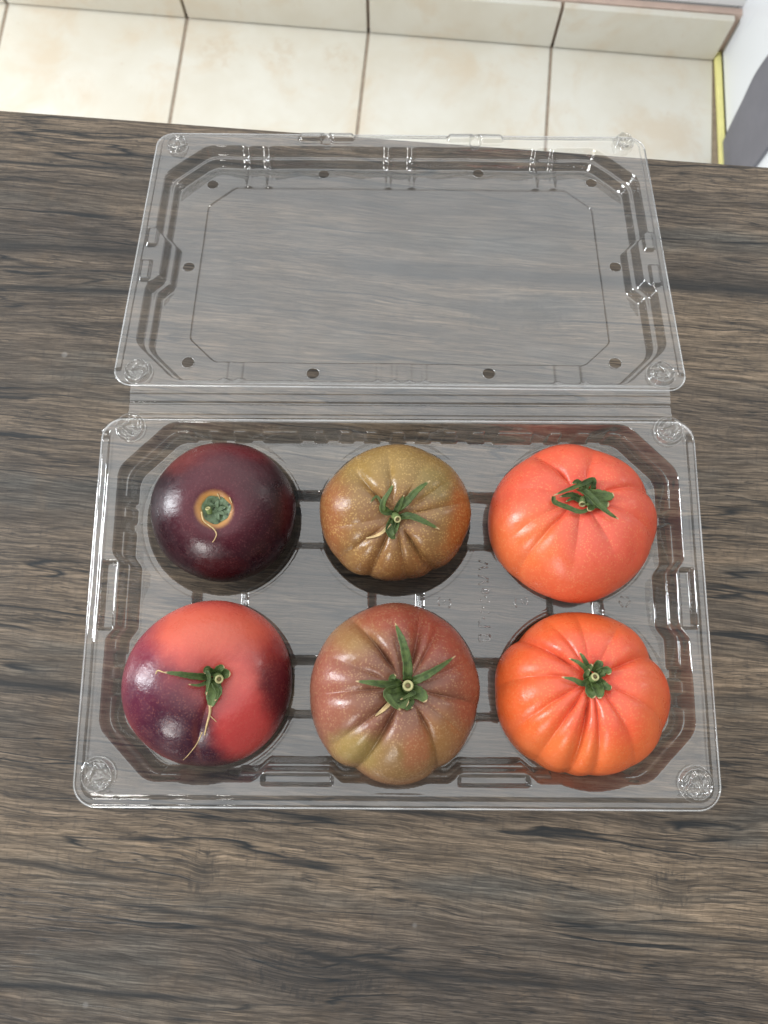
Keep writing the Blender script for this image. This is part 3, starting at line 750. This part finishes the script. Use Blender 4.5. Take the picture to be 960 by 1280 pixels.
def spec(name, base, patches, speck, speck_amt=0.35, rough=0.3, sat_edge=None, coat=0.0, ior=0.42):
    return dict(ior=ior, name=name, base=base, patches=patches, speck=speck, speck_amt=speck_amt, rough=rough, sat_edge=sat_edge, coat=coat)
class Tomato:
    def __init__(s, name, label, box_, zc, stem, rz, creases, dimple, mat, lobes=(), pw=0.94, seed=0):
        x0, x1, y0, y1 = box_; cx, cy = (x0+x1)/2, (y0+y1)/2
        c = at(cx, cy, zc); d = (c-CAM).dot(FWD)
        rx = (x1-x0)/2/F*d; ry = (y1-y0)/2/F*d
        # silhouette of a squat fruit seen obliquely: widen/narrow slightly
        rx *= 1.005; ry *= 1.0
        # tilt so the stem end lands on its pixel
        topz = zc+rz-dimple[0]*0.8; sp = at(*stem, topz)
        off = sp-Vector((c.x, c.y, topz)); hh = topz-zc
        s.tilt = (-math.atan2(off.y, hh), math.atan2(off.x, hh)); s.off = off
        s.cpx = (cx, cy)
        s.root = tag(empty(name, (c.x, c.y, zc-rz*0.93)), label, 'tomato', 'six tomatoes in the clear container')
        me = tomato_mesh('flesh', rx, ry, rz, creases, dimple, s.tilt, lobes, pw, seed)
        s.flesh = link('flesh', me, None, s.root, (0, 0, rz*0.93))
        s.c = c; s.W = Matrix.Translation((c.x, c.y, zc)); s.base = Vector((c.x, c.y, zc-rz*0.93))
        s.bvh = BVHTree.FromPolygons([s.W @ v.co for v in me.vertices], [tuple(p.vertices) for p in me.polygons])
        s.stem_px = stem
        pl = []
        for (dx, dy, r, soft, c_, st, wob) in mat['patches']:
            q = Vector(s.hit(cx+dx, cy+dy)[0])-s.c
            q = s.hit(cx+dx, cy+dy)[0]-s.c if s.bvh.ray_cast(CAM, ray(cx+dx, cy+dy).normalized())[0] else Vector((dx*PXM, -dy*PXM, 0))
            pl.append((q.x, q.y, r, soft, c_, st, wob))
        mat = dict(mat); mat['patches'] = pl; me.materials.append(tomato_material(**mat))
        print(name, 'r', round(rx, 4), round(ry, 4), 'tilt', [round(math.degrees(a), 1) for a in s.tilt], 'minz', min((s.W @ v.co).z for v in me.vertices))
    def hit(s, px, py, lift=0.0):
        loc, n, i, dist = s.bvh.ray_cast(CAM, ray(px, py).normalized())
        if loc is None: loc = at(px, py, s.c.z); n = Vector((0, 0, 1))
        return loc+Vector((0, 0, lift/1000.0)), n
    def loc(s, v): return v-s.base
    def leaf(s, pts, width, **kw):
        P = [s.loc(s.hit(px, py, l)[0]) for px, py, l in pts]
        k = kw.pop('name', 'sepal'); mt = kw.pop('mat', leaf_mat)
        return link(k, leaf_mesh(k, P, width*(0.72 if len(pts) > 3 and 'curl' not in kw else 0.88)/1000.0, **kw), mt, s.root)
    def thread(s, pts, r0, r1, name='dried_sepal', mat=None):
        P = [s.loc(s.hit(px, py, l)[0]) for px, py, l in pts]
        return link(name, tube_mesh(name, P, lambda t: (r0+(r1-r0)*t)/1000.0, 30, 8), mat or dry_mat, s.root)
    def stem(s, base_px, tip_px, h0, h1, rad, cut=True):
        a = s.loc(s.hit(*base_px, h0)[0]); b = s.loc(s.hit(*base_px, h1)[0])
        # put the tip on its pixel at the height of b
        tw = at(*tip_px, (b+s.base).z); b = s.loc(tw)
        st = link('stem', tube_mesh('stem', [a, a.lerp(b, .5)+Vector((.0002, 0, 0)), b], lambda t: rad/1000*(1.12-0.12*t), 14, 18), stem_mat, s.root)
        ax = (b-a).normalized(); R_ = ax.to_track_quat('Z', 'Y').to_matrix().to_4x4()
        bm = bmesh.new(); rr = rad/1000.0; rings = [(1.0, 0.0), (0.98, 0.0004), (0.80, 0.0006), (0.58, 0.0004), (0.50, -0.0001)]
        prev = None
        for q, zz in rings:
            cur = [bm.verts.new((q*rr*math.cos(2*math.pi*k/24), q*rr*math.sin(2*math.pi*k/24), zz)) for k in range(24)]
            if prev: [bm.faces.new((prev[k], prev[(k+1) % 24], cur[(k+1) % 24], cur[k])) for k in range(24)]
            prev = cur
        bm.faces.new(prev); bm.transform(Matrix.Translation(b) @ R_)
        link('cut_face', bm_mesh('cut_face', bm), cut_mat, st)
        bm = bmesh.new(); bmesh.ops.create_uvsphere(bm, u_segments=14, v_segments=8, radius=rr*0.42)
        for v in bm.verts: v.co.z *= 0.35
        bm.transform(Matrix.Translation(b+ax*0.0001) @ R_); link('pith', bm_mesh('pith', bm), pith_mat, st)
        return st

GOLD = (0.62, 0.42, 0.16)
# -- 1: dark purple, far left
m1 = spec('purple_skin', (0.012, 0.0025, 0.006), [
    pt(-12, -5, 50, 0.6, (0.080, 0.007, 0.016), 0.85, .010),
    pt(2, -60, (46, 26), 0.6, (0.07, 0.009, 0.016), 0.8, .010),
    pt(-46, -76, (50, 26), 0.6, (0.20, 0.040, 0.035), 0.6, .018),
    pt(40, -75, (34, 14), 0.6, (0.18, 0.02, 0.025), 0.5, .012),
    pt(84, 0, (10, 45), 0.6, (0.10, 0.008, 0.012), 0.3, .006),
    pt(-11, -2, 21.5, 0.16, (0.42, 0.20, 0.055), 0.95, .0025),
    pt(-11, -2, 16, 0.12, (0.13, 0.13, 0.03), 0.95, .002)], (0.42, 0.16, 0.16), 0.10, 0.29, None, 0.05, 0.42)
t1 = Tomato('tomato', 'glossy dark purple tomato with an orange ring round its green stem scar, far left', (192, 369, 553, 727), 0.036, (270, 637), 0.032, [], (0.0060, 0.24), m1, [(3, 0.006, 40), (5, .003, 10)], 0.95, 1)
scar_mat = NM('scar_green'); Ps = scar_mat.obj()
vs_ = scar_mat.n('ShaderNodeTexVoronoi'); vs_.inputs['Scale'].default_value = 330; scar_mat.put(vs_.inputs['Vector'], Ps)
scar_mat.pbr(scar_mat.mix(scar_mat.ramp(vs_.outputs['Distance'], 0.12, 0.34), (0.012, 0.022, 0.008), (0.085, 0.13, 0.065)), 0.5, scar_mat.bump(vs_.outputs['Distance'], 0.8, 0.001))
cen, nn = t1.hit(270, 638, 0.25)
bm = bmesh.new(); prev = None; c_v = None
NA = 40
rings = []
for i in range(9):
    u = i/8.0; row = []
    for k in range(NA):
        a = 2*math.pi*k/NA; rad_ = u*0.0073*(1+0.05*math.sin(3*a+1)+0.04*math.sin(7*a))
        q, _n = t1.hit(270+rad_/PXM*math.cos(a)*1.02, 637-rad_/PXM*math.sin(a)*0.98)
        zz = 0.0005*math.sin(a*5+u*5)*math.sin(u*math.pi)+0.0007*(1-u)+0.00015
        row.append(bm.verts.new(t1.loc(q+Vector((0, 0, zz)))))
    rings.append(row)
for i in range(8):
    for k in range(NA): bm.faces.new((rings[i][k], rings[i][(k+1) % NA], rings[i+1][(k+1) % NA], rings[i+1][k]))
bmesh.ops.remove_doubles(bm, verts=bm.verts[:], dist=1e-6); bmesh.ops.recalc_face_normals(bm, faces=bm.faces[:])
link('stem_scar', bm_mesh('stem_scar', bm), scar_mat.m, t1.root)
t1.stem((262, 641), (260, 636), 0.2, 1.8, 1.35)
for a in (15, 75, 130, 290, 335):
    ca_, sa_ = math.cos(R(a)), math.sin(R(a))
    t1.leaf([(270+4*ca_, 638-4*sa_, .7), (270+8*ca_, 638-8*sa_, .9), (270+13*ca_, 638-13*sa_, 0.5)], 2.4, base=.8, name='sepal_stub', mat=scar_mat.m)
t1.thread([(252, 640, .5), (255, 651, 1.0), (262, 657, .8), (268, 662, .7), (271, 668, .7), (269, 674, .7), (266, 678, .5)], .42, .22)
for p in ((272, 617), (287, 622)):
    t1.thread([(p[0], p[1], .3), (p[0]+1.5, p[1]+3, .5), (p[0]+3, p[1]+7, .3)], .35, .2)

# -- 2: brown green, far middle
m2 = spec('brown_olive_skin', (0.205, 0.112, 0.044), [
    pt(-5, -62, (70, 24), 0.6, (0.27, 0.175, 0.045), 0.6),
    pt(52, -40, (22, 20), 0.6, (0.20, 0.165, 0.04), 0.45),
    pt(10, 80, (85, 30), 0.6, (0.21, 0.10, 0.036), 0.7),
    pt(-86, 0, (24, 60), 0.6, (0.27, 0.095, 0.035), 0.8),
    pt(86, 20, (22, 60), 0.6, (0.28, 0.085, 0.018), 0.8),
    pt(-5, 10, (40, 30), 0.6, (0.24, 0.11, 0.055), 0.5)], (0.56, 0.36, 0.13), 0.55, 0.26)
t2 = Tomato('tomato', 'olive brown ribbed tomato with pale green sepals, far row middle cup', (401, 587, 556, 731), 0.037, (494, 646), 0.032,
    [(130, .05, 7, 1.3), (96, .035, 8, 1.2), (35, .015, 7, 1.6), (12, .02, 6, 1.6), (-58, .055, 6, 1.9), (-80, .03, 6, 2.4), (-112, .045, 6, 2.2), (-140, .03, 7, 1.6), (-170, .012, 10, 1.2), (62, .012, 9, 1.4)],
    (0.0075, 0.34), m2, [(2, .01, 30), (5, .008, 20), (9, .005, 0)], 0.90, 2)
t2.leaf([(494, 640, 1.2), (508, 628, 2.2), (522, 614, 3.0), (537, 603, 3.4)], 5.2, base=.5, fold=.2)
t2.leaf([(496, 648, 1.0), (512, 646, 2.2), (530, 653, 2.0), (549, 662, 1.2)], 4.6, base=.5, fold=.25)
t2.leaf([(491, 642, 1.0), (480, 640, 2.2), (480, 630, 4.0), (488, 617, 5.5), (492, 608, 6.2)], 4.2, base=.6, fold=.5, twist=.8)
t2.leaf([(495, 640, 1.0), (500, 630, 2.2), (505, 620, 2.5)], 3.8, base=.8, curl=1.0)
t2.leaf([(490, 643, 1.0), (480, 634, 2.0), (471, 622, 2.2), (462, 630, 1.2)], 1.9, base=.8)
t2.leaf([(492, 650, .8), (487, 662, 1.4), (490, 671, 1.6), (495, 672, .6)], 5.6, base=.9, curl=1.0)
t2.leaf([(495, 650, .8), (494, 660, 1.6), (492, 670, 1.0)], 4.8, base=.9, curl=.8)
t2.leaf([(488, 655, 1.0), (478, 666, 1.2), (468, 671, 1.0), (458, 673, .8)], 1.7, base=.8, mat=dry_mat, name='dried_sepal')
t2.stem((493, 644), (497, 649), 0.2, 5.0, 1.75)

# -- 3: coral red, far right
m3 = spec('coral_skin', (0.59, 0.086, 0.045), [
    pt(-70, 40, (50, 50), 0.6, (0.62, 0.140, 0.040), 0.8),
    pt(20, 85, (80, 30), 0.6, (0.57, 0.110, 0.045), 0.7),
    pt(40, 10, (40, 50), 0.6, (0.60, 0.102, 0.064), 0.6),
    pt(14, -30, 26, 0.5, (0.62, 0.035, 0.022), 0.6)], (0.70, 0.30, 0.12), 0.35, 0.34)
t3 = Tomato('tomato', 'coral red tomato with twisted dark green sepals, far right cup by the rim', (611, 816, 553, 753), 0.038, (727, 620), 0.034,
    [(118, .05, 7, 1.3), (70, .025, 8, 1.2), (15, .028, 6, 2.0), (-22, .018, 6, 2.0), (-136, .035, 6, 2.2), (-155, .02, 9, 1.5), (-100, .022, 9, 1.0), (-65, .02, 9, .9), (165, .012, 9, 1.2)],
    (0.0075, 0.36), m3, [(2, .006, 60), (4, .010, 10), (6, .006, 30)], 0.90, 3)
t3.leaf([(740, 612, 1.5), (738, 602, 3.6), (722, 609, 5.2), (704, 616, 5.0), (690, 621, 3.0)], 3.2, base=.9, curl=1.0)
t3.leaf([(690, 622, 3.0), (692, 629, 2.2), (708, 636, 2.6), (724, 641, 2.2), (738, 636, 2.0)], 3.0, base=.6, curl=1.0, tipp=.3)
t3.leaf([(722, 612, 2.0), (732, 622, 5.8), (744, 634, 5.6), (758, 644, 4.2), (771, 650, 2.4)], 4.0, base=.9, curl=1.0)
t3.leaf([(730, 618, 1.0), (746, 621, 2.5), (758, 622, 3.0), (765, 620, 3.2)], 8.2, base=.8, fold=.15, tipp=.6)
t3.leaf([(732, 622, 1.0), (748, 630, 2.0), (760, 632, 2.0)], 7.0, base=.8, fold=.1, tipp=.5)
t3.leaf([(728, 612, 1.0), (720, 604, 2.2), (713, 606, 2.8)], 4.2, base=.9, curl=1.2)
t3.leaf([(724, 624, .8), (712, 620, 2.2), (698, 622, 2.2)], 3.8, base=.9, curl=.8)
t3.leaf([(726, 628, .8), (716, 624, 1.6), (706, 628, 1.6)], 2.4, base=.9, curl=.8)
t3.leaf([(728, 626, .8), (736, 634, 2.6), (733, 640, 3.0)], 6.0, base=.9, curl=1.3, tipp=.3)
t3.leaf([(726, 614, .6), (732, 606, 2.2), (738, 600, 3.0)], 5.0, base=.9, curl=1.0, tipp=.4)
t3.stem((728, 624), (728, 630), 0.2, 2.6, 1.7)

# -- 4: red with purple patches, near left
PUR = (0.036, 0.006, 0.018)
m4 = spec('red_and_purple_skin', (0.50, 0.078, 0.062), [
    pt(-94, -28, (34, 56), 0.30, (0.20, 0.030, 0.055), 0.85, .012),
    pt(-58, 24, (50, 40), 0.7, (0.20, 0.022, 0.036), 0.85, .016),
    pt(-84, 30, (42, 52), 0.6, (0.060, 0.010, 0.028), 0.85, .016),
    pt(-36, 70, (52, 44), 0.5, PUR, 0.95, .014),
    pt(0, 94, (40, 34), 0.45, PUR, 0.95, .012),
    pt(88, 14, (26, 56), 0.5, (0.060, 0.004, 0.012), 0.95, .016),
    pt(70, -38, (26, 24), 0.8, (0.20, 0.022, 0.022), 0.55, .02),
    pt(40, 56, (30, 40), 0.4, (0.46, 0.052, 0.048), 0.95, .008),
    pt(-5, -68, (60, 24), 0.6, (0.60, 0.120, 0.065), 0.7),
    pt(-17, 72, (3.0, 20), 0.9, (0.24, 0.06, 0.03), 0.25, .003)], (0.60, 0.22, 0.14), 0.14, 0.27, None, 0.0, 0.5)
t4 = Tomato('tomato', 'red tomato patched with dark purple on its left and lower sides, near left cup', (160, 365, 751, 955), 0.038, (270, 848), 0.034,
    [(-103, .022, 11, 1.9, .1), (150, .006, 22, 1.2), (50, .004, 22, 1.2)], (0.0060, 0.30), m4, [(2, .008, 30), (3, .006, 60)], 0.93, 4)
t4.leaf([(262, 846, 1.0), (245, 845, 2.6), (225, 842, 3.4), (207, 840, 3.6)], 4.0, base=.9, fold=.3)
t4.thread([(207, 840, 3.6), (200, 838, 3.2), (197, 842, 2.6)], .30, .35)
t4.leaf([(266, 848, 1.5), (262, 852, 4.0), (252, 856, 4.4), (238, 855, 3.4)], 2.2, base=.8, curl=.8)
t4.leaf([(266, 838, 1.0), (262, 838, 4.4), (265, 846, 5.6), (263, 858, 5.2), (261, 868, 4.6)], 2.3, base=.8, curl=.8)
t4.leaf([(271, 850, .8), (268, 862, 2.0), (267, 874, 2.4), (264, 884, 1.8)], 9.5, base=.6, fold=.25, tipp=.7)
t4.leaf([(270, 852, 1.6), (276, 864, 3.2), (271, 876, 3.6)], 4.0, base=.9, fold=.5)
t4.leaf([(274, 844, .8), (282, 842, 2.2), (290, 843, 3.0)], 7.0, base=.9, curl=1.0, tipp=.4)
t4.leaf([(272, 842, .8), (276, 836, 2.2), (282, 833, 2.6)], 5.2, base=.9, curl=1.1, tipp=.4)
t4.leaf([(268, 842, .8), (261, 836, 2.4), (258, 842, 3.2)], 3.6, base=.9, curl=1.2, tipp=.4)
t4.thread([(264, 882, 1.8), (263, 892, 1.2), (259, 906, .7), (256, 919, .5)], .75, .28)
t4.thread([(262, 893, 1.2), (267, 898, 1.0), (271, 902, .8)], .22, .14)
t4.thread([(253, 915, .15), (246, 930, .15), (236, 943, .15), (229, 950, .1)], .30, .12, 'pale_crack')
t4.stem((271, 846), (274, 849), 0.2, 5.4, 2.0)

# -- 5: pinkish brown, near middle
m5 = spec('pink_brown_skin', (0.195, 0.078, 0.048), [
    pt(-60, -74, (42, 24), 0.6, (0.32, 0.20, 0.07), 0.65),
    pt(62, -60, (44, 40), 0.6, (0.26, 0.055, 0.036), 0.8),
    pt(8, -92, (60, 22), 0.6, (0.26, 0.055, 0.034), 0.8),
    pt(-88, -18, (26, 50), 0.6, (0.27, 0.088, 0.058), 0.7),
    pt(92, -10, (22, 50), 0.6, (0.24, 0.074, 0.042), 0.7),
    pt(5, 90, (60, 26), 0.7, (0.20, 0.135, 0.042), 0.6),
    pt(-50, 72, (26, 20), 0.6, (0.27, 0.20, 0.06), 0.7),
    pt(55, 55, (34, 24), 0.6, (0.30, 0.15, 0.045), 0.6),
    pt(28, 68, (12, 26), 0.6, (0.38, 0.10, 0.06), 0.4),
    pt(10, -8, (48, 42), 0.6, (0.165, 0.072, 0.045), 0.7)], (0.52, 0.33, 0.17), 0.38, 0.29)
t5 = Tomato('tomato', 'large pinkish brown ribbed tomato with long star shaped sepals, near row middle cup', (386, 600, 755, 975), 0.0425, (508, 860), 0.036,
    [(124, .060, 5, 1.5), (74, .055, 6, 1.3), (58, .035, 6, 1.4), (22, .018, 7, 1.2), (-10, .035, 7, 1.5), (-60, .040, 6, 2.0), (-118, .065, 6, 2.2), (-142, .035, 6, 1.8), (-177, .030, 6, 1.8), (158, .030, 8, 1.1), (100, .015, 6, 1.0), (-35, .016, 7, 1.2)],
    (0.0088, 0.36), m5, [(2, .008, 80), (5, .008, 10), (8, .005, 0)], 0.90, 5)
t5.leaf([(509, 850, 1.0), (509, 830, 4.0), (504, 806, 5.4), (498, 790, 5.6), (494, 780, 4.8)], 6.0, base=.9, fold=.25, tipp=1.2)
t5.leaf([(514, 852, 1.0), (530, 845, 3.4), (550, 833, 4.4), (568, 820, 4.2)], 5.0, base=.9, fold=.3, tipp=1.1)
t5.leaf([(500, 853, 1.0), (485, 855, 3.4), (465, 853, 4.0), (445, 851, 3.6)], 4.6, base=.7, fold=.3)
t5.leaf([(514, 862, .8), (526, 868, 2.2), (532, 877, 2.4)], 6.6, base=.9, fold=.2, tipp=.5)
t5.leaf([(500, 856, 1.0), (490, 849, 2.8), (494, 843, 3.0)], 4.4, base=.9, curl=.9, tipp=.5)
t5.leaf([(502, 860, .8), (488, 862, 3.0), (483, 868, 4.0), (492, 880, 4.4), (500, 887, 4.0)], 5.0, base=.9, fold=.4, twist=.5, tipp=.8)
t5.leaf([(506, 866, .8), (504, 876, 1.8), (510, 880, 1.8)], 8.0, base=.9, fold=.2, tipp=.4)
t5.leaf([(504, 864, .8), (494, 870, 2.0), (484, 874, 1.8)], 7.0, base=.9, fold=.2, tipp=.4)
t5.leaf([(510, 866, 1.8), (516, 866, 3.4), (500, 874, 3.4)], 3.0, base=.8, curl=.8)
t5.leaf([(512, 870, .8), (514, 878, 1.2), (508, 885, 1.0), (516, 884, .8)], 3.4, base=.8, fold=.3)
t5.leaf([(490, 876, .6), (480, 886, .8), (469, 895, .5)], 2.0, base=.8, mat=dry_mat, name='dried_sepal')
t5.stem((509, 859), (510, 857), 0.2, 4.6, 2.5)

# -- 6: orange red, near right
m6 = spec('orange_red_skin', (0.64, 0.083, 0.028), [
    pt(-70, 10, (40, 70), 0.6, (0.66, 0.125, 0.028), 0.7),
    pt(-10, 82, (85, 30), 0.6, (0.66, 0.155, 0.040), 0.75),
    pt(5, -90, (80, 20), 0.6, (0.62, 0.13, 0.030), 0.75),
    pt(90, 10, (22, 60), 0.6, (0.66, 0.17, 0.050), 0.6),
    pt(20, -20, (66, 56), 0.6, (0.64, 0.105, 0.056), 0.8),
    pt(17, -20, 24, 0.5, (0.60, 0.030, 0.012), 0.6)], (0.74, 0.28, 0.10), 0.34, 0.31)
t6 = Tomato('tomato', 'bright orange red deeply ribbed tomato with short dark sepals, near right cup', (618, 831, 764, 971), 0.039, (741, 846), 0.035,
    [(140, .060, 6, 1.9, -.1), (115, .025, 7, 1.2), (176, .026, 6, 1.8), (-150, .034, 6, 1.8), (-127, .050, 6, 2.1), (-104, .070, 5, 2.2), (-88, .040, 5, 2.2), (-60, .024, 6, 2.0), (-28, .020, 6, 1.9), (24, .045, 6, 1.9), (92, .020, 8, 1.2), (58, .014, 8, 1.3), (0, .012, 8, 1.3)],
    (0.0085, 0.37), m6, [(2, .008, 20), (7, .008, 0), (4, .006, 50)], 0.90, 6)
t6.leaf([(738, 848, 1.0), (726, 854, 3.0), (714, 849, 3.8), (700, 846, 3.2)], 3.6, base=.9, fold=.3)
t6.leaf([(736, 840, 1.0), (730, 836, 3.2), (720, 828, 4.2), (709, 823, 3.4)], 2.8, base=.9, curl=.8)
t6.leaf([(738, 838, 1.0), (732, 832, 3.0), (726, 822, 4.2), (722, 816, 3.6)], 2.8, base=.9, curl=.8)
t6.leaf([(742, 840, .8), (746, 830, 2.6), (747, 825, 2.8)], 5.6, base=.9, curl=.9, tipp=.5)
t6.leaf([(746, 842, .8), (756, 838, 2.6), (760, 843, 3.0)], 5.2, base=.9, curl=.9, tipp=.5)
t6.leaf([(746, 850, .8), (756, 858, 2.4), (763, 859, 2.2)], 4.4, base=.9, curl=.8, tipp=.6)
t6.leaf([(743, 852, .8), (746, 864, 2.8), (748, 873, 2.6)], 6.6, base=.8, curl=.7, tipp=.6)
t6.leaf([(738, 852, .8), (736, 864, 2.0), (742, 872, 1.6)], 6.0, base=.9, curl=.7, tipp=.5)
t6.leaf([(736, 846, .8), (732, 838, 2.6), (738, 830, 3.2)], 4.4, base=.9, curl=1.0, tipp=.5)
t6.leaf([(734, 850, .8), (730, 844, 2.8), (734, 836, 3.6)], 3.6, base=.9, curl=1.1, tipp=.5)
t6.stem((738, 850), (744, 846), 0.2, 5.2, 1.9)
